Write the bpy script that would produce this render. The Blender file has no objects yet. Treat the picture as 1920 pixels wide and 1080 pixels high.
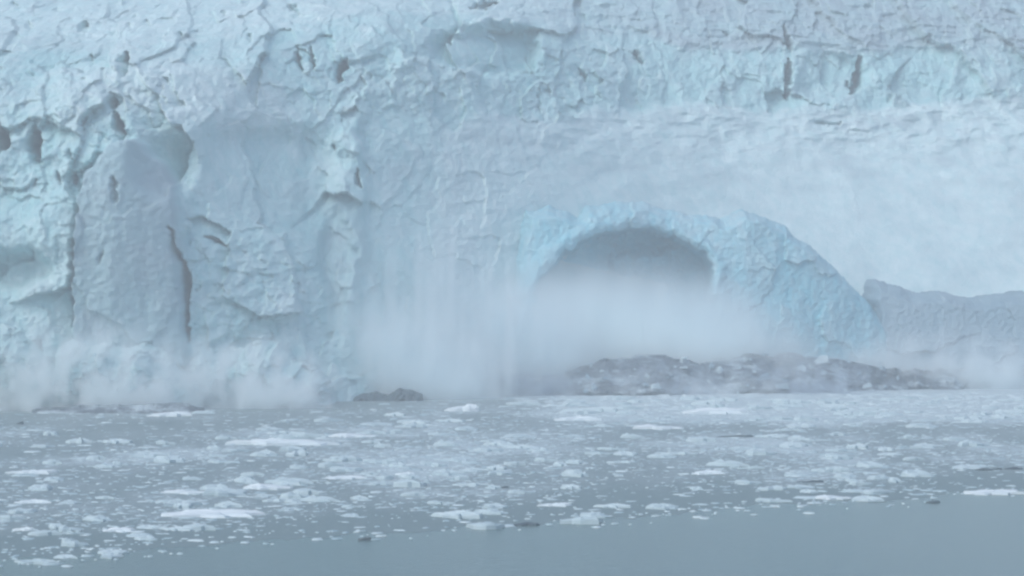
import bpy, math, random
import numpy as np

# ------------------------------------------------------------------ camera, sky, sun, exposure
scene = bpy.context.scene
CAM_H = 25.0                      # metres above the water
FPX = 5444.0                      # focal length in pixels of a 1920 wide frame
cam_data = bpy.data.cameras.new('camera')
cam_data.sensor_width = 36.0
cam_data.lens = FPX / 1920.0 * 36.0
cam_data.clip_start = 1.0
cam_data.clip_end = 8000.0
cam = bpy.data.objects.new('camera', cam_data)
scene.collection.objects.link(cam)
cam.location = (0.0, 0.0, CAM_H)
cam.rotation_euler = (math.radians(90.0), 0.0, 0.0)
scene.camera = cam

SUN_EL, SUN_AZ = math.radians(44.0), math.radians(-135.0)   # azimuth from +Y towards +X
world = bpy.data.worlds.new('World')
scene.world = world
world.use_nodes = True
wn = world.node_tree
wn.nodes.clear()
sky = wn.nodes.new('ShaderNodeTexSky')
sky.sky_type = 'NISHITA'
sky.sun_disc = False
sky.sun_elevation = SUN_EL
sky.sun_rotation = SUN_AZ
sky.air_density = 1.0
sky.dust_density = 3.3
sky.ozone_density = 4.0
bg = wn.nodes.new('ShaderNodeBackground')
bg.inputs['Strength'].default_value = 0.10
wo = wn.nodes.new('ShaderNodeOutputWorld')
wn.links.new(sky.outputs[0], bg.inputs['Color'])
wn.links.new(bg.outputs[0], wo.inputs['Surface'])

sd = bpy.data.lights.new('sun', 'SUN')
sd.energy = 1.0
sd.angle = math.radians(60.0)
sd.color = (1.0, 0.985, 0.96)
sun = bpy.data.objects.new('sun', sd)
scene.collection.objects.link(sun)
from mathutils import Vector
_d = Vector((math.sin(SUN_AZ) * math.cos(SUN_EL), math.cos(SUN_AZ) * math.cos(SUN_EL), math.sin(SUN_EL)))
sun.rotation_euler = _d.to_track_quat('Z', 'Y').to_euler()

scene.view_settings.view_transform = 'Standard'
scene.view_settings.look = 'None'
scene.view_settings.gamma = 1.0
scene.view_settings.use_curve_mapping = False
scene.view_settings.exposure = 0.85
scene.cycles.volume_bounces = 16
scene.cycles.max_bounces = 18
scene.cycles.volume_max_steps = 128
scene.cycles.filter_width = 2.5
scene.cycles.use_denoising = True

rng = np.random.default_rng(7)
random.seed(7)
COL = scene.collection

# ------------------------------------------------------------------ helpers: noise
def _hash(ix, iy, seed):
    h = (ix.astype(np.int64) * 374761393 + iy.astype(np.int64) * 668265263 + seed * 1274126177) & 0xFFFFFFFF
    h = ((h ^ (h >> 13)) * 1274126177) & 0xFFFFFFFF
    h = ((h ^ (h >> 16)) * 2246822519) & 0xFFFFFFFF
    return ((h ^ (h >> 15)) & 0xFFFFFF).astype(np.float64) / float(0x1000000)

def perlin(x, y, seed=0):
    ix, iy = np.floor(x), np.floor(y)
    fx, fy = x - ix, y - iy
    u, v = fx * fx * fx * (fx * (fx * 6 - 15) + 10), fy * fy * fy * (fy * (fy * 6 - 15) + 10)
    def g(ax, ay, dx, dy):
        a = _hash(ax, ay, seed) * 2 * math.pi
        return np.cos(a) * dx + np.sin(a) * dy
    n00 = g(ix, iy, fx, fy); n10 = g(ix + 1, iy, fx - 1, fy)
    n01 = g(ix, iy + 1, fx, fy - 1); n11 = g(ix + 1, iy + 1, fx - 1, fy - 1)
    return ((n00 * (1 - u) + n10 * u) * (1 - v) + (n01 * (1 - u) + n11 * u) * v) * 1.41

def fbm(x, y, octaves=4, seed=0, gain=0.5):
    s, a = 0.0, 1.0
    for o in range(octaves):
        s = s + a * perlin(x * 2 ** o + 17.3 * o, y * 2 ** o - 9.1 * o, seed + o)
        a *= gain
    return s

def ridged(x, y, octaves=4, seed=0, gain=0.5):
    s, a = 0.0, 1.0
    for o in range(octaves):
        s = s + a * (1 - 2 * np.abs(perlin(x * 2 ** o + 5.7 * o, y * 2 ** o + 3.1 * o, seed + o)))
        a *= gain
    return s

def blocks(x, y, seed=0, tilt=1.0):
    """Fractured-ice facets: every Voronoi cell is a tilted plane with its own offset. Returns (relief, edge distance)."""
    ix, iy = np.floor(x), np.floor(y)
    best = np.full(x.shape, 9.0); second = np.full(x.shape, 9.0); rel = np.zeros(x.shape)
    for dx in (-1, 0, 1):
        for dy in (-1, 0, 1):
            cx, cy = ix + dx, iy + dy
            px = cx + _hash(cx, cy, seed); py = cy + _hash(cx, cy, seed + 1)
            d = np.hypot(x - px, y - py)
            off = _hash(cx, cy, seed + 2) - 0.5
            a = (_hash(cx, cy, seed + 3) - 0.5) * 2 * tilt
            b = (_hash(cx, cy, seed + 4) - 0.5) * 2 * tilt
            h = off + a * (x - px) + b * (y - py)
            m = d < best
            second = np.where(m, best, np.minimum(second, d))
            rel = np.where(m, h, rel)
            best = np.where(m, d, best)
    return rel, second - best

def sstep(a, b, x):
    t = np.clip((x - a) / (b - a), 0, 1)
    return t * t * (3 - 2 * t)

def seg_dist(px, py, pts):
    """distance to a polyline and the parameter along it (0..1)"""
    best = np.full(px.shape, 1e9); par = np.zeros(px.shape)
    n = len(pts) - 1
    for i in range(n):
        (x0, y0), (x1, y1) = pts[i], pts[i + 1]
        dx, dy = x1 - x0, y1 - y0
        t = np.clip(((px - x0) * dx + (py - y0) * dy) / (dx * dx + dy * dy), 0, 1)
        d = np.hypot(px - x0 - t * dx, py - y0 - t * dy)
        m = d < best
        par = np.where(m, (i + t) / n, par); best = np.where(m, d, best)
    return best, par

def poly_sd(px, py, pts):
    """signed distance to a closed polygon, positive inside"""
    d, _ = seg_dist(px, py, list(pts) + [pts[0]])
    ins = np.zeros(px.shape, bool)
    n = len(pts)
    for i in range(n):
        (x0, y0), (x1, y1) = pts[i], pts[(i + 1) % n]
        if y0 == y1: continue
        c = ((y0 > py) != (y1 > py)) & (px < (x1 - x0) * (py - y0) / (y1 - y0) + x0)
        ins ^= c
    return np.where(ins, d, -d)

def ell(px, py, cx, cy, rx, ry, soft=0.35):
    r = np.hypot((px - cx) / rx, (py - cy) / ry)
    return 1 - sstep(1 - soft, 1 + soft, r)

# ------------------------------------------------------------------ helpers: objects
def tag(o, label=None, cat=None, group=None, kind=None):
    if label: o['label'] = label
    if cat: o['category'] = cat
    if group: o['group'] = group
    if kind: o['kind'] = kind
    return o

def link(name, me, mat, parent=None, smooth=True):
    if mat: me.materials.append(mat)
    o = bpy.data.objects.new(name, me)
    COL.objects.link(o)
    if parent: o.parent = parent
    if smooth: me.polygons.foreach_set('use_smooth', np.ones(len(me.polygons), bool))
    return o

def mesh_np(name, v, f, attrs=None):
    """quads (n,4) from numpy"""
    me = bpy.data.meshes.new(name)
    me.vertices.add(len(v)); me.vertices.foreach_set('co', np.ascontiguousarray(v, np.float32).ravel())
    k = f.shape[1]
    me.loops.add(f.size); me.loops.foreach_set('vertex_index', np.ascontiguousarray(f, np.int32).ravel())
    me.polygons.add(len(f))
    me.polygons.foreach_set('loop_start', np.arange(0, f.size, k, dtype=np.int32))
    if attrs:
        for nm, a in attrs.items():
            at = me.attributes.new(nm, 'FLOAT', 'POINT')
            at.data.foreach_set('value', np.ascontiguousarray(a, np.float32).ravel())
    me.update(calc_edges=True)
    me.validate()
    return me

def grid_faces(nr, nc):
    i = np.arange(nr * nc).reshape(nr, nc)
    return np.stack([i[:-1, :-1], i[:-1, 1:], i[1:, 1:], i[1:, :-1]], -1).reshape(-1, 4)

def submesh(v, f, attrs=None):
    used = np.unique(f)
    remap = np.full(len(v), -1); remap[used] = np.arange(len(used))
    return v[used], remap[f], {k: a[used] for k, a in (attrs or {}).items()}

# ------------------------------------------------------------------ helpers: materials
def new_mat(name):
    m = bpy.data.materials.new(name); m.use_nodes = True
    m.node_tree.nodes.clear()
    return m, m.node_tree.nodes, m.node_tree.links

def noise_node(N, L, vec, scale, detail=4.0, rough=0.55):
    n = N.new('ShaderNodeTexNoise'); n.inputs['Scale'].default_value = scale
    n.inputs['Detail'].default_value = detail; n.inputs['Roughness'].default_value = rough
    L.new(vec, n.inputs['Vector'])
    return n

def ramp(N, L, fac, stops):
    r = N.new('ShaderNodeValToRGB')
    while len(r.color_ramp.elements) < len(stops): r.color_ramp.elements.new(0.5)
    for e, (p, c) in zip(r.color_ramp.elements, stops):
        e.position = p; e.color = c if len(c) == 4 else (*c, 1)
    L.new(fac, r.inputs['Fac'])
    return r

def mapping(N, L, scale=(1, 1, 1), coord='Object'):
    tc = N.new('ShaderNodeTexCoord'); mp = N.new('ShaderNodeMapping')
    mp.inputs['Scale'].default_value = scale
    L.new(tc.outputs[coord], mp.inputs['Vector'])
    return mp.outputs[0]

def mixc(N, L, fac, a, b, blend='MIX'):
    m = N.new('ShaderNodeMix'); m.data_type = 'RGBA'; m.blend_type = blend
    for sock, val in ((m.inputs['Factor'], fac), (m.inputs['A'], a), (m.inputs['B'], b)):
        if hasattr(val, 'links'): L.new(val, sock)
        elif isinstance(val, tuple): sock.default_value = (*val, 1) if len(val) == 3 else val
        else: sock.default_value = val
    return m.outputs['Result']

def ice_material(name, snow, blue, rough=0.6, attr='fresh', bump=0.55):
    m, N, L = new_mat(name)
    vec = mapping(N, L)
    at = N.new('ShaderNodeAttribute'); at.attribute_name = attr
    n1 = noise_node(N, L, vec, 0.06, 6, 0.6)
    n2 = noise_node(N, L, mapping(N, L, (1, 1, 0.35)), 0.35, 6, 0.65)
    # grade of the ice: weathered snow -> clean blue ice
    ad = N.new('ShaderNodeMath'); ad.operation = 'MULTIPLY_ADD'
    L.new(n2.outputs['Fac'], ad.inputs[0]); ad.inputs[1].default_value = 1.8; ad.inputs[2].default_value = -0.86
    sm = N.new('ShaderNodeMath'); sm.operation = 'ADD'; sm.use_clamp = True
    L.new(at.outputs['Fac'], sm.inputs[0]); L.new(ad.outputs[0], sm.inputs[1])
    col = mixc(N, L, sm.outputs[0], snow, blue)
    dirt_shade = ramp(N, L, n1.outputs['Fac'], [(0.3, (0.86, 0.88, 0.90)), (0.6, (1, 1, 1))])
    col = mixc(N, L, 0.8, col, dirt_shade.outputs[0], 'MULTIPLY')
    ad2 = N.new('ShaderNodeAttribute'); ad2.attribute_name = 'dirt_shade'
    col = mixc(N, L, ad2.outputs['Fac'], col, (0.33, 0.44, 0.49))  # grey of dusty, mottled ice, plus the shade painted on the tower
    p = N.new('ShaderNodeBsdfPrincipled')
    L.new(col, p.inputs['Base Color'])
    p.inputs['Roughness'].default_value = rough
    p.inputs['Specular IOR Level'].default_value = 0.25
    nb = noise_node(N, L, vec, 0.9, 8, 0.7)
    b = N.new('ShaderNodeBump'); b.inputs['Strength'].default_value = bump; b.inputs['Distance'].default_value = 0.6
    L.new(nb.outputs['Fac'], b.inputs['Height']); L.new(b.outputs[0], p.inputs['Normal'])
    o = N.new('ShaderNodeOutputMaterial'); L.new(p.outputs[0], o.inputs['Surface'])
    return m

M_ICE = ice_material('glacier_ice', (0.60, 0.745, 0.765), (0.35, 0.605, 0.635))
M_ARCH = ice_material('arch_ice', (0.45, 0.61, 0.66), (0.25, 0.57, 0.67), 0.5)
M_GREY = ice_material('grey_blue_ice', (0.30, 0.40, 0.46), (0.22, 0.34, 0.41), 0.5)
M_SNOWY = ice_material('snowy_floe_ice', (0.74, 0.80, 0.82), (0.55, 0.66, 0.70), 0.55, bump=0.15)
M_FLOE = ice_material('floe_ice', (0.56, 0.665, 0.69), (0.34, 0.46, 0.50), 0.55, bump=0.15)

def water_material():
    m, N, L = new_mat('silty_water')
    vec = mapping(N, L, (1, 1, 1))
    n0 = noise_node(N, L, mapping(N, L, (0.6, 1.0, 1)), 0.02, 3)
    col = mixc(N, L, n0.outputs['Fac'], (0.080, 0.145, 0.145), (0.100, 0.165, 0.165))
    p = N.new('ShaderNodeBsdfPrincipled')
    L.new(col, p.inputs['Base Color'])
    p.inputs['Roughness'].default_value = 0.22
    p.inputs['IOR'].default_value = 1.33
    nb = noise_node(N, L, vec, 0.8, 5, 0.6)
    b = N.new('ShaderNodeBump'); b.inputs['Strength'].default_value = 0.5; b.inputs['Distance'].default_value = 0.35
    L.new(nb.outputs['Fac'], b.inputs['Height']); L.new(b.outputs[0], p.inputs['Normal'])
    o = N.new('ShaderNodeOutputMaterial'); L.new(p.outputs[0], o.inputs['Surface'])
    return m
M_WATER = water_material()

def slush_material():
    m, N, L = new_mat('grey_slush')
    n0 = noise_node(N, L, mapping(N, L, (1, 0.35, 1)), 0.10, 6, 0.65)
    n1 = noise_node(N, L, mapping(N, L, (1, 0.5, 1)), 0.7, 5, 0.7)
    at = N.new('ShaderNodeAttribute'); at.attribute_name = 'ice'
    a = N.new('ShaderNodeMath'); a.operation = 'MULTIPLY_ADD'
    L.new(n0.outputs['Fac'], a.inputs[0]); a.inputs[1].default_value = 0.9; L.new(at.outputs['Fac'], a.inputs[2])
    b_ = N.new('ShaderNodeMath'); b_.operation = 'MULTIPLY_ADD'
    L.new(n1.outputs['Fac'], b_.inputs[0]); b_.inputs[1].default_value = 1.0; L.new(a.outputs[0], b_.inputs[2])
    r = ramp(N, L, b_.outputs[0], [(0.42, (0.15, 0.215, 0.225)), (0.76, (0.215, 0.28, 0.295)), (1.0, (0.42, 0.51, 0.54))])
    p = N.new('ShaderNodeBsdfPrincipled')
    L.new(r.outputs[0], p.inputs['Base Color'])
    p.inputs['Roughness'].default_value = 0.55
    p.inputs['Specular IOR Level'].default_value = 0.3
    bp = N.new('ShaderNodeBump'); bp.inputs['Strength'].default_value = 0.5; bp.inputs['Distance'].default_value = 0.2
    L.new(n1.outputs['Fac'], bp.inputs['Height']); L.new(bp.outputs[0], p.inputs['Normal'])
    o = N.new('ShaderNodeOutputMaterial'); L.new(p.outputs[0], o.inputs['Surface'])
    return m
M_SLUSH = slush_material()

def wave_material():
    m, N, L = new_mat('turbid_wave')
    n0 = noise_node(N, L, mapping(N, L, (0.35, 1, 1.0)), 0.24, 7, 0.68)
    r = ramp(N, L, n0.outputs['Fac'], [(0.36, (0.05, 0.07, 0.095)), (0.50, (0.10, 0.135, 0.165)), (0.60, (0.36, 0.44, 0.48))])
    p = N.new('ShaderNodeBsdfPrincipled')
    L.new(r.outputs[0], p.inputs['Base Color'])
    p.inputs['Roughness'].default_value = 0.5
    p.inputs['IOR'].default_value = 1.33
    nb = noise_node(N, L, mapping(N, L), 1.2, 6, 0.7)
    b = N.new('ShaderNodeBump'); b.inputs['Strength'].default_value = 0.5; b.inputs['Distance'].default_value = 0.4
    L.new(nb.outputs['Fac'], b.inputs['Height']); L.new(b.outputs[0], p.inputs['Normal'])
    o = N.new('ShaderNodeOutputMaterial'); L.new(p.outputs[0], o.inputs['Surface'])
    return m
M_WAVE = wave_material()

def dark_material():
    m, N, L = new_mat('dark_debris')
    n0 = noise_node(N, L, mapping(N, L), 1.5, 5)
    r = ramp(N, L, n0.outputs['Fac'], [(0.3, (0.03, 0.055, 0.07)), (0.7, (0.07, 0.11, 0.135))])
    p = N.new('ShaderNodeBsdfPrincipled')
    L.new(r.outputs[0], p.inputs['Base Color']); p.inputs['Roughness'].default_value = 0.45
    o = N.new('ShaderNodeOutputMaterial'); L.new(p.outputs[0], o.inputs['Surface'])
    return m
M_DARK = dark_material()

# ------------------------------------------------------------------ the fjord water
def pt(px, py, Y):
    return ((px - 960) / FPX * Y, Y, CAM_H - (py - 540) / FPX * Y)
def on_water(px, py):
    Y = CAM_H * FPX / (py - 540)
    return ((px - 960) / FPX * Y, Y)

wv = np.array([(-2500, -300, 0), (2500, -300, 0), (2500, 4000, 0), (-2500, 4000, 0)], float)
water = link('water', mesh_np('water', wv, np.array([[0, 1, 2, 3]])), M_WATER)
tag(water, kind='structure')

# ------------------------------------------------------------------ the glacier: coarse depth of the ice front (metres) at points of the view
PXC = [-420, -60, 240, 480, 720, 960, 1200, 1440, 1680, 1980, 2340]
ROWS = [   # py : depth for every column
 (800, [560, 592, 606, 620, 650, 688, 722, 734, 742, 752, 765]),
 (735, [561, 594, 608, 622, 653, 691, 724, 737, 745, 755, 768]),
 (600, [564, 600, 611, 632, 665, 701, 733, 748, 757, 768, 780]),
 (450, [568, 606, 614, 644, 678, 711, 744, 766, 778, 788, 800]),
 (350, [573, 612, 618, 652, 686, 719, 756, 781, 794, 804, 816]),
 (250, [580, 620, 627, 660, 693, 731, 772, 797, 811, 822, 834]),
 (195, [586, 626, 635, 665, 698, 740, 786, 808, 822, 836, 848]),
 (130, [598, 636, 648, 673, 705, 747, 794, 813, 827, 842, 856]),
 (90,  [618, 654, 666, 684, 711, 752, 802, 820, 836, 850, 866]),
 (40,  [650, 686, 700, 712, 727, 768, 818, 834, 850, 864, 880]),
 (0,   [676, 714, 730, 742, 757, 798, 836, 852, 868, 882, 898]),
 (-160,[780, 820, 838, 850, 866, 900, 930, 950, 968, 984, 1000]),
]
_cp = np.array([pt(px, py, Y) for py, row in ROWS for px, Y in zip(PXC, row)])
def _tps(r2):
    return np.where(r2 > 1e-9, 0.5 * r2 * np.log(np.maximum(r2, 1e-9)), 0.0)
_s = 50.0
_cx, _cz = _cp[:, 0] / _s, _cp[:, 2] / _s
_n = len(_cp)
_K = _tps((_cx[:, None] - _cx) ** 2 + (_cz[:, None] - _cz) ** 2) + 2e-3 * np.eye(_n)
_P = np.stack([np.ones(_n), _cx, _cz], 1)
_A = np.block([[_K, _P], [_P.T, np.zeros((3, 3))]])
_w = np.linalg.solve(_A, np.concatenate([_cp[:, 1], np.zeros(3)]))
def coarse_eval(x, z):
    xs, zs = x.ravel() / _s, z.ravel() / _s
    out = np.zeros(len(xs))
    for i in range(0, len(xs), 20000):
        a, b = xs[i:i + 20000], zs[i:i + 20000]
        k = _tps((a[:, None] - _cx) ** 2 + (b[:, None] - _cz) ** 2)
        out[i:i + 20000] = k @ _w[:_n] + _w[_n] + _w[_n + 1] * a + _w[_n + 2] * b
    return out.reshape(x.shape)

DX = 0.29
gx = np.arange(-178, 186, DX); gz = np.arange(-1.5, 128, DX)
cxs = np.linspace(gx[0], gx[-1], 100); czs = np.linspace(gz[0], gz[-1], 60)
CG = coarse_eval(*np.meshgrid(cxs, czs))
def coarse(x, z):
    # bicubic-ish: bilinear of a smooth dense-enough table
    fx = np.clip((x - cxs[0]) / (cxs[1] - cxs[0]), 0, len(cxs) - 1.001)
    fz = np.clip((z - czs[0]) / (czs[1] - czs[0]), 0, len(czs) - 1.001)
    i, j = fx.astype(int), fz.astype(int)
    u, v = fx - i, fz - j
    return (CG[j, i] * (1 - u) + CG[j, i + 1] * u) * (1 - v) + (CG[j + 1, i] * (1 - u) + CG[j + 1, i + 1] * u) * v

X, Z = np.meshgrid(gx, gz)
YC = coarse(X, Z)
PX = 960 + FPX * X / YC
PY = 540 - FPX * (Z - CAM_H) / YC
WX = PX + 16 * fbm(X / 14, Z / 14, 3, 11) + 5 * fbm(X / 3, Z / 3, 2, 12)      # irregular edges for the regions
WY = PY + 14 * fbm(X / 14, Z / 14, 3, 21) + 5 * fbm(X / 3, Z / 3, 2, 22)

# regions of the ice front
top_edge = np.interp(WX, [-500, 0, 250, 430, 540, 700, 860, 1020, 1180, 1260, 1640, 1800, 2400],
                     [96, 100, 104, 70, 42, 22, 30, 52, 66, 92, 96, 88, 80])
field = 1 - sstep(-10, 10, WY - top_edge)                                     # crevassed surface above the front
ramp_top = np.interp(WX, [700, 820, 900, 1100, 1280, 1420, 1600, 1700, 1960, 2400], [330, 235, 222, 212, 196, 200, 206, 190, 176, 170])
rampm = sstep(-8, 14, WY - ramp_top) * sstep(760, 860, WX)
ramp_low = rampm * sstep(880, 1130, WX)
band = sstep(1120, 1240, WX) * (1 - field) * (1 - sstep(-12, 4, WY - ramp_top))
TOWER = [(140, 690), (138, 520), (150, 380), (170, 320), (215, 272), (262, 262), (300, 300), (335, 345), (348, 440), (352, 560), (356, 690)]
tower = sstep(-4, 8, poly_sd(PX + 5 * fbm(X / 5, Z / 5, 3, 31), PY + 5 * fbm(X / 5, Z / 5, 3, 32), TOWER))
alcove = ell(WX, WY, 500, 340, 150, 110, 0.3)
scar = np.clip(ell(WX, WY, 905, 92, 95, 46, 0.2), 0, 1)
plane_face = ell(WX, WY, 650, 480, 55, 130, 0.35)
rubble = ell(WX, WY, 470, 520, 130, 100, 0.4)

smoothness = np.clip(0.55 * field + 0.80 * tower + 0.75 * alcove + 0.85 * scar + 0.75 * plane_face + 0.6 * band + 0.72 * ramp_low - 0.5 * rubble, 0, 0.92)
rough = 1 - smoothness
busy = np.clip(ell(WX, WY, 150, 220, 230, 140, 0.5) + ell(WX, WY, 880, 150, 260, 90, 0.4) + rubble + 0.6 * field, 0, 1)
lively = 0.5 + 0.5 * busy

calm = 1 - ell(WX, WY, 890, 430, 230, 230, 0.35)
ax, az = X + 1.8 * fbm(X / 9, Z / 9, 4, 41), Z + 1.8 * fbm(X / 9, Z / 9, 3, 43)
b1, e1 = blocks(ax / 15, az / 19, 51, 0.8)
b2, e2 = blocks(ax / 6.0, az / 7.5, 61, 0.9)
ax2, az2 = X + 0.4 * fbm(X / 2.5, Z / 2.5, 3, 45), Z + 0.4 * fbm(X / 2.5, Z / 2.5, 3, 47)
b3, e3 = blocks(ax2 / 2.4, az2 / 2.2, 71, 1.0)
b4, e4 = blocks(ax2 / 1.1, az2 / 1.0, 81, 1.0)
flute = fbm(X / 6.5, Z / 24, 4, 91, 0.42)                                          # vertical fluting of the clean faces
rel = (5.5 * b1 * (1 - 0.7 * tower) * (0.12 + 0.88 * calm) + 2.9 * b2 * (0.35 + 0.65 * rough) * (1 - 0.75 * tower) * (0.25 + 0.75 * lively) * (0.4 + 0.6 * calm) + rough * (0.85 * b3 + 0.4 * b4) * (0.15 + 0.85 * calm) * lively
       + 1.5 * ridged(X / 11, Z / 9, 5, 95) * rough * -0.7 * lively
       + (1.0 - 0.35 * band) * flute * (0.35 + 0.65 * smoothness) * (1 - ramp_low) + 1.3 * band * fbm(X / 7, Z / 6, 4, 92)
       + 0.30 * fbm(X / 1.4, Z / 1.4, 4, 97))
rel = rel * (1 - 0.985 * ramp_low) + ramp_low * ((0.7 + 1.3 * sstep(380, 260, PY)) * fbm(X / 18, Z / 10, 3, 98) + (0.25 + 0.9 * sstep(360, 240, PY)) * rough * fbm(X / 3.5, Z / 2.0, 4, 99) + 1.3 * sstep(330, 230, PY) * ridged(X / 9, Z / 3.5, 4, 100) * -0.6)
# crevassed ice field on top: transverse ridges
rel = rel + field * (1.3 * ridged(X / 15, Z / 3.4, 3, 101) * -1.0 + 0.3 * b3)

# large forms
hgt = np.clip((690 - PY) / 420, 0, 1)
rel = rel - tower * (5.0 + 9.0 * hgt)                                           # the tower stands proud and leans out
rel = rel + 7.5 * ell(PX, PY, 312, 312, 46, 52, 0.5)                            # shaded notch beside its crown
rel = rel + 6.5 * alcove * (430 - PY) / 180
rel = rel + 6.0 * scar + 4.0 * sstep(45, 62, WY) * scar
rel = rel - 5.0 * sstep(0, 30, 690 - WX) * ell(WX, WY, 690, 430, 70, 240, 0.3)
rel = rel + 5.0 * ell(WX, WY, 628, 490, 26, 90, 0.4)
rel = rel - 4.0 * rubble * (0.5 + 0.5 * b2)
rel = rel + 6.0 * ell(WX, WY, 30, 505, 60, 34, 0.4)                             # hollow low on the left edge
rel = rel - 5.0 * ell(WX, WY, 40, 430, 90, 50, 0.5)
rel = rel + 3.0 * band * ell(WX, WY, 1560, 145, 60, 50, 0.4)

# open cracks: (points, half width in view pixels, depth in metres)
CRACKS = [
 ([(240, 105), (236, 122), (230, 145)], 6, 9), ([(212, 178), (208, 205)], 6, 10), ([(212, 212), (222, 238), (230, 258)], 6, 10),
 ([(66, 238), (60, 268), (68, 305)], 8, 12), ([(0, 235), (4, 265), (-4, 290)], 9, 12), ([(130, 282), (133, 296)], 5, 7),
 ([(165, 102), (172, 116)], 5, 7), ([(158, 222), (148, 232)], 4, 6), ([(152, 335), (147, 400), (143, 470), (138, 610)], 5, 16),
 ([(328, 430), (342, 490), (350, 540), (354, 640)], 5, 10), ([(228, 335), (226, 360), (230, 385)], 5, 4),
 ([(50, 40), (54, 56)], 6, 9), ([(165, 42), (152, 58)], 7, 9), ([(100, 12), (104, 22)], 5, 7), ([(245, 44), (247, 54)], 6, 8),
 ([(276, 38), (280, 50)], 5, 7), ([(340, 62), (345, 76)], 4, 6), ([(466, 62), (474, 78)], 5, 7), ([(310, 148), (316, 155)], 4, 6),
 ([(556, 92), (562, 130)], 5, 8), ([(578, 88), (588, 132)], 4, 8), ([(650, 108), (640, 125), (632, 152)], 6, 9),
 ([(668, 322), (676, 352)], 5, 6), ([(624, 268), (626, 286)], 4, 5), ([(380, 440), (425, 462)], 4, 5), ([(205, 470), (198, 495)], 4, 4),
 ([(106, 322), (110, 345)], 4, 6), ([(132, 322), (137, 340)], 4, 6), ([(64, 335), (66, 348)], 4, 6),
 ([(1470, 50), (1480, 95)], 5, 8), ([(1190, 95), (1205, 118)], 7, 8), ([(1615, 108), (1608, 160), (1598, 176)], 6, 7),
 ([(1478, 110), (1477, 185)], 4, 5), ([(1625, 12), (1640, 6)], 6, 7), ([(1020, 168), (1030, 170)], 7, 6), ([(1090, 130), (1098, 150)], 5, 6),
 ([(1360, 60), (1365, 68)], 6, 7), ([(1590, 150), (1594, 165)], 5, 6), ([(1740, 65), (1742, 75)], 6, 6), ([(1695, 8), (1702, 14)], 6, 6),
 ([(1530, 230), (1575, 232)], 4, 3.5), ([(1590, 245), (1610, 243)], 4, 3.5), ([(880, 14), (930, 6)], 5, 6),
 ([(540, 10), (560, 22)], 5, 6), ([(20, 4), (30, 10)], 5, 6), ([(420, 20), (424, 30)], 4, 6),
]
wpx = PX + 5.0 * fbm(X / 2.5, Z / 2.5, 3, 111); wpy = PY + 5.0 * fbm(X / 2.0, Z / 2.0, 3, 113)
for pts, hw, dep in CRACKS:
    xs = [p[0] for p in pts]; ys = [p[1] for p in pts]
    m = (PX > min(xs) - 40) & (PX < max(xs) + 40) & (PY > min(ys) - 40) & (PY < max(ys) + 40)
    d, t = seg_dist(wpx[m], wpy[m], pts)
    ln_ = sum(math.hypot(b[0] - a[0], b[1] - a[1]) for a, b in zip(pts, pts[1:]))
    k_ = min(1.0, 0.08 + ln_ / 70)
    w = (1.35 if dep >= 9 else 1.05) * (0.7 + 0.3 * k_) * hw * (0.25 + 0.80 * np.sin(np.pi * np.clip(t, 0.01, 0.99)) ** 0.8)
    rel[m] += (dep + (7 if dep > 4 else 0)) * k_ * np.clip(1 - d / (1.35 * w), 0, 1) ** 0.8

fresh = np.clip(0.62 + 0.25 * b1 + 0.18 * b2 + 0.15 * flute, 0, 1)
fresh = fresh * (1 - 0.55 * field) + 0.42 * field * sstep(900, 1300, WX)
white_patch = np.clip(ell(WX, WY, 300, 165, 160, 55, 0.5) + ell(WX, WY, 470, 200, 110, 40, 0.5), 0, 1)
fresh = fresh * (1 - 0.8 * white_patch) * (1 - 0.80 * rampm * (1 - band))
fresh = np.clip(fresh + 0.30 * tower - 0.10 * alcove + 0.25 * scar + 0.15 * band + 0.2 * plane_face, 0, 1)

Y = YC + rel
V = np.stack([X, Y, Z], -1).reshape(-1, 3)
F = grid_faces(*X.shape)
# a plateau behind the last row closes the ice towards the icefield
dirt_shade = field * sstep(850, 1350, WX) * (0.75 + 0.35 * fbm(X / 12, Z / 6, 3, 141))
dirt_shade = dirt_shade + rampm * (1 - band) * np.clip(0.10 + 0.45 * fbm(X / 14 + Z / 20, Z / 5 - X / 40, 4, 143), 0, 0.5) * (0.35 + 0.65 * sstep(420, 260, PY))
dirt_shade = dirt_shade + 0.62 * tower + 0.35 * tower * sstep(240, 330, PX) * sstep(520, 330, PY) + 0.40 * ell(WX, WY, 640, 470, 36, 110, 0.4) + 0.12 * band  # greyer tower and slab; shade on tower's upper right put into its colour
dirt_shade = np.clip(dirt_shade + 0.35 * np.clip(fbm(X / 9, Z / 7, 4, 145), 0, 1) * (1 - rampm), 0, 1)
attrs = {'fresh': fresh.ravel(), 'dirt_shade': dirt_shade.ravel()}
def fmean(a): return a.ravel()[F].mean(1)
f_field, f_tower, f_ramp, f_band = fmean(field) > 0.5, fmean(tower) > 0.5, fmean(rampm) > 0.5, fmean(band) > 0.5
f_tower &= ~f_field; f_ramp &= ~(f_field | f_tower); f_band &= ~(f_field | f_tower | f_ramp)
f_cliff = ~(f_field | f_tower | f_ramp | f_band)

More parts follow.
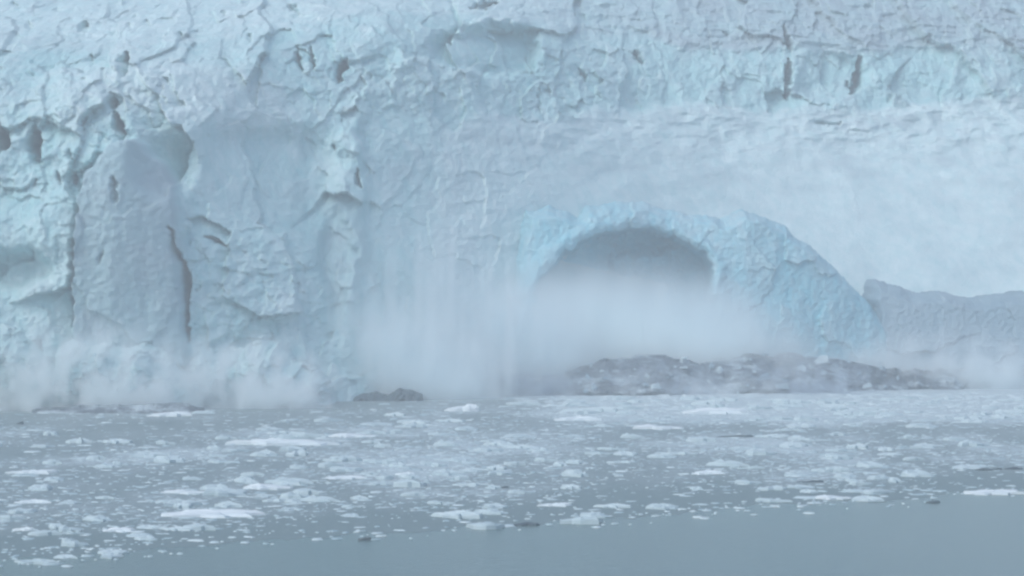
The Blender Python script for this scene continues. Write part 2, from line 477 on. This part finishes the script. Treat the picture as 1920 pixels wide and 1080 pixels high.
glacier = bpy.data.objects.new('glacier', None)
COL.objects.link(glacier)
glacier.location = (0, 650, 0)
tag(glacier, 'pale blue crevassed glacier front rising behind the water across the whole view', 'glacier')
Vg = V - np.array((0, 650, 0))
for nm, sel, lab in (('ice_cliff', f_cliff, None), ('ice_tower', f_tower, 'smooth darker blue ice tower with a long dark crack down its side'),
                     ('snow_ramp', f_ramp, 'smooth whitish slope of broken ice behind the arch'),
                     ('upper_cliff', f_band, 'blue fluted ice wall above the whitish slope'),
                     ('crevassed_surface', f_field, 'lavender grey crevassed glacier surface above the cliff edge')):
    v, f, a = submesh(Vg, F[sel], attrs)
    o = link(nm, mesh_np(nm, v, f, a), M_ICE, glacier)
    if lab: o['label'] = lab
# icefield further back
nr = 40
last = V[-len(gx):][::12]
rows = [last]
for k in range(1, nr):
    r = last.copy()
    t = k / (nr - 1)
    r[:, 1] += 900 * t ** 1.3
    r[:, 2] += 130 * t + 4 * fbm(r[:, 0] / 30, r[:, 1] / 30, 3, 131) * min(1, k / 4)
    r[:, 0] *= 1 + 0.8 * t
    rows.append(r)
v = np.concatenate(rows) - np.array((0, 650, 0))
o = link('upper_icefield', mesh_np('upper_icefield', v, grid_faces(nr, len(last)), {'fresh': np.full(len(v), 0.15)}), M_ICE, glacier)

# ------------------------------------------------------------------ ice masses standing in front of the glacier
def relief(name, outline, Y0, mat, step=0.25, back=25.0, rnd=60.0, noise=(1.2, 0.6, 0.3), warp=8.0, extra=None, fresh_base=0.6,
           seed=200, dirt_shade=0.0, skirt=40.0, power=2.0, lean=0.0, base_drop=1.2, cell=(7.0, 2.6, 1.1), parent=None):
    """A mass of ice or water: its outline (view pixels, taken at depth Y0) gives size and shape, its front bulges by `back` metres
    and a skirt carries its rim back so that the body is closed behind."""
    xs = [(p[0] - 960) / FPX * Y0 for p in outline]; zs = [CAM_H - (p[1] - 540) / FPX * Y0 for p in outline]
    x0, x1, z0, z1 = min(xs) - 2, max(xs) + 2, max(min(zs), -base_drop) - step, max(zs) + 2
    gx, gz = np.arange(x0, x1, step), np.arange(z0, z1, step)
    Xr, Zr = np.meshgrid(gx, gz)
    px, py = 960 + FPX * Xr / Y0, 540 - FPX * (Zr - CAM_H) / Y0
    wx = px + warp * fbm(Xr / 6, Zr / 6, 4, seed); wy = py + warp * fbm(Xr / 6, Zr / 6, 4, seed + 5)
    sd_ = poly_sd(wx, wy, outline)
    t = np.clip(sd_ / rnd, 0, 1)
    prof = back * (1 - (1 - (1 - t) ** power)) if power != 0 else back * (1 - t)
    ux, uz = Xr + 1.2 * fbm(Xr / 4, Zr / 4, 3, seed + 7), Zr + 1.2 * fbm(Xr / 4, Zr / 4, 3, seed + 9)
    c1, c2, c3 = cell
    q1, _ = blocks(ux / c1, uz / c1, seed + 11, 0.9); q2, _ = blocks(ux / c2, uz / c2, seed + 21, 0.9); q3, _ = blocks(ux / c3, uz / c3, seed + 31, 0.9)
    Yr = Y0 + lean * np.maximum(Zr, 0) + prof + noise[0] * q1 * 2 + noise[1] * q2 * 2 + noise[2] * q3 * 2 + 0.2 * fbm(Xr / 1.2, Zr / 1.2, 3, seed + 41)
    fr = np.clip(fresh_base + 0.3 * q1 + 0.2 * q2, 0, 1)
    if extra:
        dy, fr = extra(px, py, Xr, Zr, fr)
        Yr = Yr + dy
    V = np.stack([Xr, Yr, Zr], -1).reshape(-1, 3)
    F = grid_faces(*Xr.shape)
    F = F[(sd_.ravel()[F] > 0).any(1)]
    # skirt
    e = np.concatenate([F[:, [0, 1]], F[:, [1, 2]], F[:, [2, 3]], F[:, [3, 0]]])
    key = np.sort(e, 1); kk = key[:, 0].astype(np.int64) * len(V) + key[:, 1]
    _, inv, cnt = np.unique(kk, return_inverse=True, return_counts=True)
    be = e[cnt[inv] == 1]
    n = len(V)
    Vb = V.copy(); Vb[:, 1] += skirt
    F = np.concatenate([F, np.stack([be[:, 1], be[:, 0], be[:, 0] + n, be[:, 1] + n], 1)])
    V = np.concatenate([V, Vb]); fr = np.concatenate([fr.ravel(), fr.ravel()])
    v, f, a = submesh(V, F, {'fresh': fr, 'dirt_shade': np.full(len(fr), dirt_shade)})
    c = np.array(((x0 + x1) / 2, Y0, 0.0))
    o = link(name, mesh_np(name, v - c, f, a), mat, parent)
    o.location = c
    return o

# the collapsing arch with its hollow
ARCH = [(962, 760), (956, 560), (966, 470), (985, 396), (1030, 388), (1070, 398), (1086, 408), (1100, 386), (1160, 379), (1215, 376), (1255, 392), (1320, 398),
        (1368, 410), (1402, 386), (1450, 402), (1500, 432), (1550, 470), (1598, 510), (1640, 548), (1680, 590), (1720, 640), (1740, 760)]
CAVE = [(998, 590), (1006, 538), (1032, 497), (1072, 463), (1122, 440), (1180, 427), (1238, 433), (1292, 455), (1330, 478), (1339, 500), (1335, 540), (1345, 600), (1340, 700), (990, 700)]
def arch_extra(px, py, x, z, fr):
    sd_ = poly_sd(px + 7 * fbm(x / 4, z / 4, 4, 301), py + 7 * fbm(x / 4, z / 4, 4, 302), CAVE)
    m = sstep(-2, 5, sd_)
    dy = 19.0 * m + 5.0 * sstep(5, 110, sd_) + 1.5 * fbm(x / 7, z / 5, 4, 305) * m
    dy -= 8.0 * ell(px + 20 * fbm(x / 4, z / 4, 3, 306), py + 10 * fbm(x / 3, z / 3, 3, 307), 1210, 490, 44, 20, 0.8)
    dy += 27.0 * np.clip((px - 1320) / 400, 0, 1.2) ** 1.8
    dy -= 19.0 * (1 - sstep(1000, 1300, px))
    lip = np.exp(-((sd_ + 14) / 12) ** 2)
    dy -= 1.6 * lip
    dy += 0.6 * fbm(x / 6, z / 9, 4, 303) * sstep(1340, 1420, px)
    fr = np.clip(fr - 0.15 * sstep(440, 395, py) + 0.35 * m, 0, 1)
    return dy, fr
arch = relief('ice_arch', ARCH, 714.0, M_ARCH, back=12, rnd=22, lean=0.22, noise=(0.55, 0.10, 0.04), warp=6, cell=(11, 4, 1.5), extra=arch_extra, fresh_base=0.62, seed=310, skirt=45)
tag(arch, 'rounded block of blue ice with a dark arched hollow, breaking off above the wave', 'ice block')

MOUND = [(1640, 760), (1640, 560), (1655, 527), (1690, 533), (1730, 549), (1790, 550), (1850, 563), (1885, 553), (1940, 548), (2010, 560), (2090, 590), (2140, 650), (2160, 760)]
mound = relief('ice_mound', MOUND, 735.0, M_GREY, back=10, rnd=22, lean=0.35, noise=(0.45, 0.10, 0.04), warp=6, cell=(11, 4, 1.5), fresh_base=0.7, dirt_shade=0.0, seed=350, skirt=50)
tag(mound, 'low rounded grey blue ice ridge beside the arch at the right edge', 'ice ridge')

# broken ice heaped at the foot of the left cliff
for nm, out, Y0, sd0, lab in (
    ('ice_rubble', [(-160, 800), (-150, 640), (-90, 600), (-20, 596), (40, 606), (85, 640), (120, 690), (140, 800)], 592, 400,
     'heap of pale broken ice at the left edge below the cliff'),
    ('ice_rubble', [(40, 800), (55, 720), (90, 655), (130, 636), (180, 640), (215, 655), (250, 648), (290, 665), (318, 700), (350, 735), (370, 800)], 588, 430,
     'mound of pale ice rubble directly below the cracked ice tower'),
    ('ice_rubble', [(270, 800), (290, 720), (330, 672), (360, 640), (400, 655), (440, 660), (488, 638), (530, 665), (570, 690), (606, 730), (615, 800)], 606, 460,
     'pointed heap of blue ice rubble between the ice tower and the rising spray')):
    o = relief(nm, out, Y0, M_ICE, back=16, rnd=80, noise=(1.6, 0.9, 0.35), warp=10, fresh_base=0.55, seed=sd0, skirt=25, cell=(5.5, 2.2, 1.0))
    tag(o, lab, 'ice rubble', 'heaps of ice rubble at the foot of the cliff')

# the wave thrown up by the fall
WAVE = [(820, 800), (838, 706), (870, 688), (930, 694), (985, 702), (1040, 704), (1075, 690), (1100, 680), (1140, 672), (1180, 668), (1240, 664), (1290, 674), (1330, 678),
        (1375, 672), (1420, 664), (1480, 668), (1520, 662), (1570, 668), (1640, 682), (1690, 700), (1740, 704), (1800, 708), (1850, 700), (1910, 706), (2000, 708), (2080, 720), (2100, 800)]
WAVE = [(px, py + (8 if 1060 < px < 1660 else 2) if py < 800 else py) for px, py in WAVE]
def wave_extra(px, py, x, z, fr):
    return np.clip((px - 1250) * 0.07, 0, 48) + 5.0 * fbm(x / 24, x * 0, 3, 503) + 2.2 * fbm(x / 10, z / 4.0, 4, 501) + 0.5 * ridged(x / 6 + z / 5, z / 4, 3, 502), fr
wave = relief('splash_wave', WAVE, 672.0, M_WAVE, back=12, rnd=70, noise=(0.12, 0.05, 0.03), warp=7, extra=wave_extra, seed=510, skirt=6, power=1.3, cell=(6, 2.5, 1.2))
tag(wave, 'dark grey churning wave thrown up in front of the ice arch', 'wave')
SWELL = [(40, 800), (52, 772), (120, 766), (200, 763), (280, 762), (330, 758), (372, 766), (390, 800)]
swell = relief('swell', SWELL, 575.0, M_WAVE, back=5, rnd=30, noise=(0.2, 0.15, 0.1), warp=4, seed=540, skirt=3, power=1.2, step=0.2)
tag(swell, 'low dark swell running along the foot of the left ice rubble', 'wave')
SURGE = [(500, 800), (520, 728), (560, 723), (620, 730), (680, 734), (720, 740), (740, 800)]
surge = relief('swell', SURGE, 650.0, M_WAVE, back=4, rnd=24, noise=(0.2, 0.15, 0.1), warp=4, seed=560, skirt=3, power=1.2, step=0.2)
tag(surge, 'thin dark ripple of water between the rubble heap and the dark ice chunk', 'wave')
CHUNK = [(628, 800), (636, 745), (665, 741), (690, 743), (703, 737), (716, 742), (732, 739), (748, 733), (764, 735), (776, 742), (788, 746), (796, 800)]
chunk = relief('dark_ice_chunk', CHUNK, 640.0, M_DARK, back=3, rnd=14, noise=(0.35, 0.3, 0.2), warp=6, seed=580, skirt=4, step=0.15)
tag(chunk, 'dark jagged chunk of dirty ice afloat at the left end of the spray', 'ice chunk')

# ------------------------------------------------------------------ slush on the water, from the ice front to a diagonal shear line
def shear_y(x):
    return np.interp(x, [-130, -46.6, 0, 63, 150], [196, 264, 303, 357, 432])
sgx, sgt = np.arange(-150, 160, 0.9), np.linspace(0, 1, 330)
SX, ST = np.meshgrid(sgx, sgt)
ylo = shear_y(SX) + 4 + 8 * fbm(SX / 18, SX * 0, 4, 601) + 5 * fbm(SX / 4, SX * 0, 3, 602)
yhi = np.interp(SX, [-150, -90, -40, 20, 80, 150], [585, 600, 640, 690, 725, 755])
SY = ylo + (yhi - ylo) * ST
def slush_density(x, y):
    """how thick the brash lies (0..1)"""
    d = 0.33 + 0.30 * fbm(x / 28, y / 80, 3, 611) + 0.12 * sstep(0, 40, x) * sstep(380, 440, y)
    d = d + 0.85 * sstep(500, 600, y) * sstep(-10, 40, x) + 0.30 * np.exp(-((x + 12) / 28) ** 2 - ((y - 455) / 70) ** 2)
    d = d - 0.25 * (1 - sstep(0, 45, y - shear_y(x)))
    return np.clip(d, 0.03, 1)
SZ = 0.03 + 0.05 * (fbm(SX / 3, SY / 6, 3, 621) + 0.6)
edge = sstep(0.0, 0.06, ST)
thin = 1 - sstep(0.0, 0.16, ST)
SZ = 0.006 + SZ * edge
ice = slush_density(SX, SY)
slush = link('slush', mesh_np('slush', np.stack([SX, SY, SZ], -1).reshape(-1, 3), grid_faces(*SX.shape), {'ice': (ice * 0.80 - 0.52 - 0.35 * thin).ravel()}), M_SLUSH)
tag(slush, 'grey slush covering the water up to a diagonal edge', 'slush', kind='stuff')

# ------------------------------------------------------------------ floes
def floe_mesh(name, seed, aspect=1.0, height=1.0, rings=4, seg=14):
    """an irregular floating piece, unit radius, domed and broken on top, with a short side going under water"""
    r = np.random.default_rng(seed)
    a = np.sort((np.arange(seg) + r.uniform(-0.3, 0.3, seg)) / seg * 2 * math.pi)
    rad = 1 + r.uniform(-0.48, 0.30, seg)
    ridge = r.uniform(0, 2 * math.pi)
    v, f = [], []
    for k in range(rings):
        t = 1 - k / rings
        zt = [(-0.35), 0.50, 0.74, 0.88][k]
        tt = [1.0, 0.96, 0.80, 0.42][k]
        for i in range(seg):
            z = height * (zt + (r.uniform(-0.2, 0.3) + 0.35 * zt * math.cos(a[i] - ridge) if k else 0))
            v.append((rad[i] * tt * math.cos(a[i]), aspect * rad[i] * tt * math.sin(a[i]), z))
    v.append((r.uniform(-.1, .1), r.uniform(-.1, .1), height * r.uniform(0.7, 1.05)))
    me = bpy.data.meshes.new(name)
    for k in range(rings - 1):
        for i in range(seg):
            j = (i + 1) % seg
            f.append((k * seg + i, k * seg + j, (k + 1) * seg + j, (k + 1) * seg + i))
    c = len(v) - 1
    for i in range(seg):
        f.append(((rings - 1) * seg + i, (rings - 1) * seg + (i + 1) % seg, c))
    me.from_pydata(v, [], f)
    at = me.attributes.new('fresh', 'FLOAT', 'POINT')
    at.data.foreach_set('value', np.full(len(v), 0.25 + 0.3 * r.random(), np.float32))
    me.materials.append(M_FLOE)
    return me

BIG_MESHES = [floe_mesh('ice_floe', 660 + i, seg=22) for i in range(8)]
for me in BIG_MESHES:
    me.materials.clear(); me.materials.append(M_SNOWY)
FLOE_MESHES = [floe_mesh('ice_floe', 700 + i) for i in range(16)]

def add_floe(name, x, y, sx, sy, h, rz, me, label, group=None, cat='ice floe'):
    o = bpy.data.objects.new(name, me)
    COL.objects.link(o)
    o.location = (x, y, 0.03); o.scale = (sx, sy, h); o.rotation_euler = (0, 0, rz)
    tag(o, label, cat, group)
    return o

taken = []
BIG = [   # px, py, width px, height px, label
 (405, 962, 190, 16, 'longest bright white floe lying alone near the lower left water'),
 (535, 828, 180, 16, 'long flat white floe in the middle of the brash band, left of centre'),
 (660, 816, 90, 10, 'jagged white floe just behind the right tip of the long flat floe'),
 (318, 776, 80, 12, 'white floe drifting just below the dark swell at left'),
 (1235, 800, 90, 12, 'thick white floe below the dark wave, at the edge of dense brash'),
 (1040, 946, 60, 10, 'single white floe near the open water below the centre'),
 (1080, 784, 100, 12, 'bright floe at the left end of the dense white brash'),
 (870, 764, 70, 18, 'pale lump of ice standing right of the dark ice chunk'),
 (1345, 770, 120, 15, 'large pale turquoise ice slab in the brash below the arch'),
 (465, 826, 0, 0, None),
 (500, 912, 90, 14, 'white crusted floe right of the lone long floe and above it'),
 (645, 895, 80, 8, 'thin straight floe at the lower edge of the central brash'),
 (350, 922, 85, 8, 'narrow white floe above the lone long floe'),
 (60, 884, 90, 10, 'long thin floe touching the left edge of the view'),
 (60, 940, 80, 10, 'slanting white floe low at the left edge'),
 (45, 992, 45, 9, 'short bright floe nearest the lower left corner'),
 (225, 994, 60, 8, 'bright narrow floe right of the short corner floe'),
 (1320, 945, 0, 0, None),
 (1560, 932, 70, 9, 'lone slanting floe at the shear line, right of centre'),
 (1860, 922, 110, 9, 'streak of pale floe at the shear line below the dark specks'),
 (600, 566 + 440, 0, 0, None),
 (690, 1022, 0, 0, None),
 (1325, 885, 70, 12, 'ragged white floe in thin brash right of centre'),
 (760, 888, 40, 8, 'small bright floe under the central brash patch'),
]
for k, (px, py, w, hpx, lab) in enumerate(BIG):
    if not lab: continue
    x, y = on_water(px, py + hpx * 0.4)
    s = y / FPX
    hh = max(0.3, hpx * s * 0.55)
    add_floe('ice_floe', x, y, w * s / 2, min(w * s / 2, 4.0) * 0.7, hh, 0.0 if w > 60 else random.uniform(-.4, .4), BIG_MESHES[k % 8], lab)
    taken.append((x, y, w * s / 2))

def zone(x, y):
    """which strip of the brash a floe lies in"""
    py = 540 + CAM_H * FPX / y; px = 960 + FPX * x / y
    if y - shear_y(x) < 34: return 'edge'
    if px > 1000 and py < 830: return 'dense'
    if 420 < px < 1300: return 'middle'
    return 'left' if px <= 420 else 'right'
ZL = {'edge': ('small white floe strung along the diagonal edge of the slush', 'floes along the edge of the slush'),
      'dense': ('white floe packed in the bright dense brash below the dark wave', 'floes packed below the wave'),
      'middle': ('white floe in the central patch of scattered brash', 'floes of the central patch'),
      'left': ('white floe scattered over grey slush at the left of the view', 'floes scattered at the left'),
      'right': ('small pale floe scattered over grey slush at the right of the view', 'floes scattered at the right')}
n_try = 70000                      # even over the view, so that near and far water carry alike
cy = CAM_H * FPX / (rng.uniform(736, 1068, n_try) - 540)
cx = rng.uniform(-0.19, 0.19, n_try) * cy
dn = slush_density(cx, cy)
dn = np.where(cy - shear_y(cx) < 14, np.maximum(dn, 0.20), dn)
ok = (cy < np.interp(cx, [-150, -90, -40, 0, 20, 60, 110, 150], [575, 585, 630, 664, 668, 688, 712, 728])) \
    & (cy > shear_y(cx) - 12 + 9 * perlin(cx / 16.0, cx * 0 + 0.5, 603) + 26 * rng.random(n_try) ** 0.8) & (rng.random(n_try) < dn ** 1.2 * 1.25)
dense_ = sstep(500, 600, cy) * sstep(-10, 40, cx)
cw = np.minimum((0.23 + 0.10 * dense_) * np.exp(rng.normal(0, 0.66, n_try)) * (0.75 + cy / 900), 1.6)
cands = [(float(a), float(b), float(w), 0) for a, b, w in zip(cx[ok], cy[ok], cw[ok])][:12000]
cands.sort(key=lambda c: -c[2] / c[1])
n_ind = 0; rest = []; by_zone = {}
for x, y, w, dn in cands:
    if n_ind < 270 and not any(abs(x - a) < w + b and abs(y - c) < w + b for a, c, b in taken):
        zn = zone(x, y); lab, grp = ZL[zn]
        w *= 1.15
        o = add_floe('ice_floe', x, y, w * rng.uniform(0.9, 1.8), w * rng.uniform(0.6, 1.4), 0.12 + 0.24 * w * rng.uniform(0.5, 1.5), rng.uniform(-0.5, 0.5),
                     FLOE_MESHES[int(rng.integers(16))], lab, grp)
        by_zone.setdefault(zn, []).append(o)
        taken.append((x, y, w)); n_ind += 1
    else:
        rest.append((x, y, w))
ZN = {'edge': 'strung along the diagonal edge of the slush', 'dense': 'packed in the dense brash below the dark wave',
      'middle': 'in the central patch of brash', 'left': 'scattered over the slush at the left', 'right': 'scattered over the slush at the right'}
for zn, os_ in by_zone.items():
    left = list(os_)
    for word, key in (('widest', lambda o: -o.scale[0] / o.location[1]), ('leftmost', lambda o: o.location[0] / o.location[1]),
                      ('rightmost', lambda o: -o.location[0] / o.location[1]), ('nearest', lambda o: o.location[1]), ('farthest', lambda o: -o.location[1])):
        if len(left) < 3: break
        o = min(left, key=key); left.remove(o)
        o['label'] = word + ' of the single white floes ' + ZN[zn]
# the many small pieces between them
vs, fs, fr = [], [], []
tmpl = []
for i in range(8):
    r = np.random.default_rng(900 + i); n = 6
    a = (np.arange(n) + r.uniform(-.3, .3, n)) / n * 2 * math.pi
    rd = 1 + r.uniform(-.3, .3, n)
    lo = np.stack([rd * np.cos(a), rd * np.sin(a), np.full(n, -0.4)], 1)
    up = np.stack([0.72 * rd * np.cos(a), 0.72 * rd * np.sin(a), 0.7 + r.uniform(-.3, .3, n)], 1)
    tmpl.append(np.concatenate([lo, up]))
base = 0
tri = []
for x, y, w in rest:
    t = tmpl[int(rng.integers(8))]
    c, s = math.cos(rng.uniform(-1, 1)), math.sin(rng.uniform(-1, 1))
    p = t * np.array((w * rng.uniform(.8, 2.0), w * rng.uniform(.5, 1.1), 0.07 + 0.16 * w * rng.uniform(0.5, 1.3)))
    p = np.stack([p[:, 0] * c - p[:, 1] * s, p[:, 0] * s + p[:, 1] * c, p[:, 2]], 1) + np.array((x, y, 0.04))
    vs.append(p); fr += [rng.uniform(-0.5, 0.5) if (y > 560 and x > 0) else rng.uniform(-0.1, 1.1)] * 12
    for i in range(6):
        j = (i + 1) % 6
        fs.append((base + i, base + j, base + 6 + j, base + 6 + i))
    fs.append((base + 6, base + 7, base + 8, base + 9)); fs.append((base + 6, base + 9, base + 10, base + 11))
    base += 12
brash = link('brash_ice', mesh_np('brash_ice', np.concatenate(vs), np.array(fs), {'fresh': np.array(fr)}), M_FLOE, smooth=False)
tag(brash, 'small broken brash ice strewn between the larger floes', 'brash ice', kind='stuff')

# ice debris tossed about in the dark wave
wco = np.empty(len(wave.data.vertices) * 3, np.float32); wave.data.vertices.foreach_get('co', wco)
wco = wco.reshape(-1, 3) + np.array(wave.location)
wco = wco[(wco[:, 2] > 0.2) & (wco[:, 1] < 672 + 60) & (wco[:, 0] < 96)]
front = {}
for p in wco[rng.permutation(len(wco))[:60000]]:                  # front skin of the wave only
    k = (round(p[0] / 0.5), round(p[2] / 0.5))
    if k not in front or p[1] < front[k][1]: front[k] = p
front = np.array(list(front.values()))
BLOCK_PALE = [floe_mesh('ice_block', 1000 + i, seg=8) for i in range(5)]
BLOCK_GREY = [floe_mesh('ice_block', 1010 + i, seg=8) for i in range(5)]
for me in BLOCK_GREY:
    me.materials.clear(); me.materials.append(M_GREY)
for i, k in enumerate(rng.permutation(len(front))[:80]):
    p = front[k]; w = 0.50 * math.exp(rng.normal(0, 0.5))
    pale = rng.random() < 0.6
    o = bpy.data.objects.new('ice_block', (BLOCK_PALE if pale else BLOCK_GREY)[int(rng.integers(5))])
    COL.objects.link(o)
    o.location = (float(p[0]), float(p[1]) + 0.1, float(p[2])); o.scale = (w * rng.uniform(0.9, 2.2), w, w * rng.uniform(0.6, 1.2))
    o.rotation_euler = (rng.uniform(-.6, .6), rng.uniform(-.5, .5), rng.uniform(0, 6))
    if pale: tag(o, 'pale lump of ice tossed in the face of the dark wave', 'ice block', 'pale ice debris in the wave')
    else: tag(o, 'grey lump of dirty ice tossed in the face of the dark wave', 'ice block', 'grey ice debris in the wave')

# small dark pieces on the water
DK = [f for f in (floe_mesh('dark_ice_chunk', 960 + i) for i in range(3))]
for me in DK:
    me.materials.clear(); me.materials.append(M_DARK)
for px, py, w, h, lab in ((1842, 883, 30, 8, 'leftmost of the three dark specks near the right edge'), (1868, 882, 22, 7, 'middle one of the three dark specks near the right edge'),
                          (1898, 881, 34, 8, 'rightmost of the three dark specks at the right edge'), (684, 1013, 22, 9, 'dark speck at the slush edge below the long lone floe'),
                          (38, 796, 14, 9, 'small dark speck at the left edge below the rubble'), (1380, 820, 60, 7, 'dark flat strip in the brash below the turquoise slab'),
                          (985, 985, 45, 8, 'dark flat strip at the slush edge near the centre'), (1520, 905, 45, 7, 'dark flat strip right of the ragged floe'),
                          (945, 916, 16, 7, 'tiny dark speck near the middle of the thin brash'), (1750, 943, 26, 7, 'small dark speck at the slush edge, lower right')):
    x, y = on_water(px, py); s = y / FPX
    add_floe('dark_ice_chunk', x, y, w * s / 2, w * s / 3, h * s * 0.5, 0, DK[int(rng.integers(3))], lab, None, 'ice chunk')

# ------------------------------------------------------------------ spray and haze
def spray_material(name, density, scale, top, thresh=(0.35, 0.7), fade=1.0, color=(0.935, 0.988, 1.0)):
    """spray: thickest at the water, thinning upwards and towards its outside; unit sphere coordinates"""
    m, N, L = new_mat(name)
    tc = N.new('ShaderNodeTexCoord')
    ln = N.new('ShaderNodeVectorMath'); ln.operation = 'LENGTH'
    L.new(tc.outputs['Object'], ln.inputs[0])
    rad = N.new('ShaderNodeMapRange'); rad.interpolation_type = 'SMOOTHSTEP'
    rad.inputs['From Min'].default_value = 1.0; rad.inputs['From Max'].default_value = 0.25
    L.new(ln.outputs['Value'], rad.inputs['Value'])
    mp = N.new('ShaderNodeMapping'); mp.inputs['Scale'].default_value = scale
    L.new(tc.outputs['Object'], mp.inputs['Vector'])
    nz = N.new('ShaderNodeTexNoise'); nz.inputs['Scale'].default_value = 1.0; nz.inputs['Detail'].default_value = 4; nz.inputs['Roughness'].default_value = 0.55
    L.new(mp.outputs[0], nz.inputs['Vector'])
    nr_ = N.new('ShaderNodeMapRange'); nr_.inputs['From Min'].default_value = thresh[0]; nr_.inputs['From Max'].default_value = thresh[1]
    L.new(nz.outputs['Fac'], nr_.inputs['Value'])
    sp = N.new('ShaderNodeSeparateXYZ'); L.new(tc.outputs['Object'], sp.inputs[0])
    zr = N.new('ShaderNodeMapRange'); zr.interpolation_type = 'SMOOTHSTEP'
    zr.inputs['From Min'].default_value = top; zr.inputs['From Max'].default_value = 0.0
    L.new(sp.outputs['Z'], zr.inputs['Value'])
    a = N.new('ShaderNodeMath'); a.operation = 'MULTIPLY'; L.new(rad.outputs[0], a.inputs[0]); L.new(nr_.outputs[0], a.inputs[1])
    b = N.new('ShaderNodeMath'); b.operation = 'MULTIPLY'; L.new(a.outputs[0], b.inputs[0]); L.new(zr.outputs[0], b.inputs[1])
    c = N.new('ShaderNodeMath'); c.operation = 'MULTIPLY'; L.new(b.outputs[0], c.inputs[0]); c.inputs[1].default_value = density
    v = N.new('ShaderNodeVolumePrincipled')
    v.inputs['Color'].default_value = (*color, 1)
    v.inputs['Anisotropy'].default_value = 0.0
    L.new(c.outputs[0], v.inputs['Density'])
    o = N.new('ShaderNodeOutputMaterial'); L.new(v.outputs[0], o.inputs['Volume'])
    m.cycles.homogeneous_volume = False
    return m

def dome_mesh(name):
    """upper part of a unit ball, closed below just under the water"""
    seg, rings = 40, 12
    v, f = [], []
    for k in range(rings):
        el = -0.05 + (math.pi / 2 + 0.05) * k / rings
        for i in range(seg):
            a = 2 * math.pi * i / seg
            v.append((math.cos(el) * math.cos(a), math.cos(el) * math.sin(a), math.sin(el)))
    v.append((0, 0, 1))
    for k in range(rings - 1):
        for i in range(seg):
            j = (i + 1) % seg
            f.append((k * seg + i, k * seg + j, (k + 1) * seg + j, (k + 1) * seg + i))
    c = len(v) - 1
    for i in range(seg): f.append(((rings - 1) * seg + i, (rings - 1) * seg + (i + 1) % seg, c))
    f.append(tuple(range(seg - 1, -1, -1)))
    me = bpy.data.meshes.new(name); me.from_pydata(v, [], f)
    return me

def spray(px, py0, ztop, half_px, Y, half_y, density, lab, scale, top=0.95, thresh=(0.3, 0.65), color=(0.935, 0.988, 1.0)):
    s = Y / FPX
    me = dome_mesh('spray')
    o = link('spray', me, spray_material('spray', density, scale, top, thresh, color=color))
    z = CAM_H - (ztop - 540) * s
    o.location = ((px - 960) * s, Y, 0.05)
    o.scale = (half_px * s, half_y, z)
    tag(o, lab, 'spray', None, 'stuff')
    return o
spray(780, 0, 225, 330, 672, 16, 0.24, 'tall pale veil of falling spray before the cliff left of the ice arch', (16, 2, 1.0), thresh=(0.38, 0.72))
spray(720, 0, 500, 300, 654, 12, 0.6, 'thick white bank of spray billowing along the water left of the dark wave', (6, 2, 4.5), thresh=(0.30, 0.62))
spray(690, 0, 400, 220, 650, 8, 0.30, 'soft spray drifting in front of the cliff behind the dark ice chunk', (11, 2, 1.6), thresh=(0.35, 0.68))
spray(1140, 0, 420, 450, 699, 9, 1.7, 'bright bank of spray filling the foot of the arched hollow above the wave', (8, 2, 3.0), thresh=(0.12, 0.55))
spray(1740, 0, 570, 380, 722, 8, 0.55, 'low whitish spray in front of the right ice ridge', (8, 2, 3.4), thresh=(0.34, 0.62))
spray(945, 0, 440, 230, 685, 8, 1.1, 'soft pale spray joining the falling veil to the bank under the arch', (6, 2, 4.0), thresh=(0.2, 0.6))
spray(960, 0, 660, 200, 676, 7, 0.5, 'thin purplish grey splash at the left tail of the wave', (5, 2, 2.2), thresh=(0.38, 0.6), color=(0.58, 0.66, 0.74))
spray(1220, 0, 628, 190, 678, 6, 0.32, 'dark grey splash bursting from the left crest of the wave', (7, 2, 5.0), thresh=(0.42, 0.60), color=(0.58, 0.66, 0.74))
spray(1480, 0, 632, 240, 687, 7, 0.32, 'dark grey splash bursting from the right crest of the wave', (8, 2, 5.0), thresh=(0.42, 0.60), color=(0.58, 0.66, 0.74))
spray(1290, 0, 640, 430, 667, 6, 0.16, 'ragged white spray torn across the face of the dark wave', (9, 2, 3.0), thresh=(0.50, 0.66))
spray(160, 0, 525, 270, 588, 10, 0.65, 'billowing white splash over the rubble below the cracked ice tower', (6, 2, 4.2), thresh=(0.42, 0.60))
spray(450, 0, 555, 240, 600, 10, 0.55, 'billowing splash over the pointed rubble heap', (6, 2, 4.2), thresh=(0.42, 0.62))

# the moist air between the camera and the ice
hz = bpy.data.meshes.new('haze')
hx0, hx1, hy0, hy1, hz0, hz1 = -700, 700, -120, 2200, -1.6, 300
hv = [(x, y, z) for z in (hz0, hz1) for y in (hy0, hy1) for x in (hx0, hx1)]
hz.from_pydata(hv, [], [(0, 2, 3, 1), (4, 5, 7, 6), (0, 1, 5, 4), (2, 6, 7, 3), (0, 4, 6, 2), (1, 3, 7, 5)])
m, N, L = new_mat('moist_air')
pv = N.new('ShaderNodeVolumePrincipled'); pv.inputs['Color'].default_value = (0.92, 0.98, 1.0, 1); pv.inputs['Density'].default_value = 0.0007
mo = N.new('ShaderNodeOutputMaterial'); L.new(pv.outputs[0], mo.inputs['Volume'])
haze = link('haze', hz, m, smooth=False)
tag(haze, 'thin pale haze in the air before the glacier', 'haze', kind='stuff')
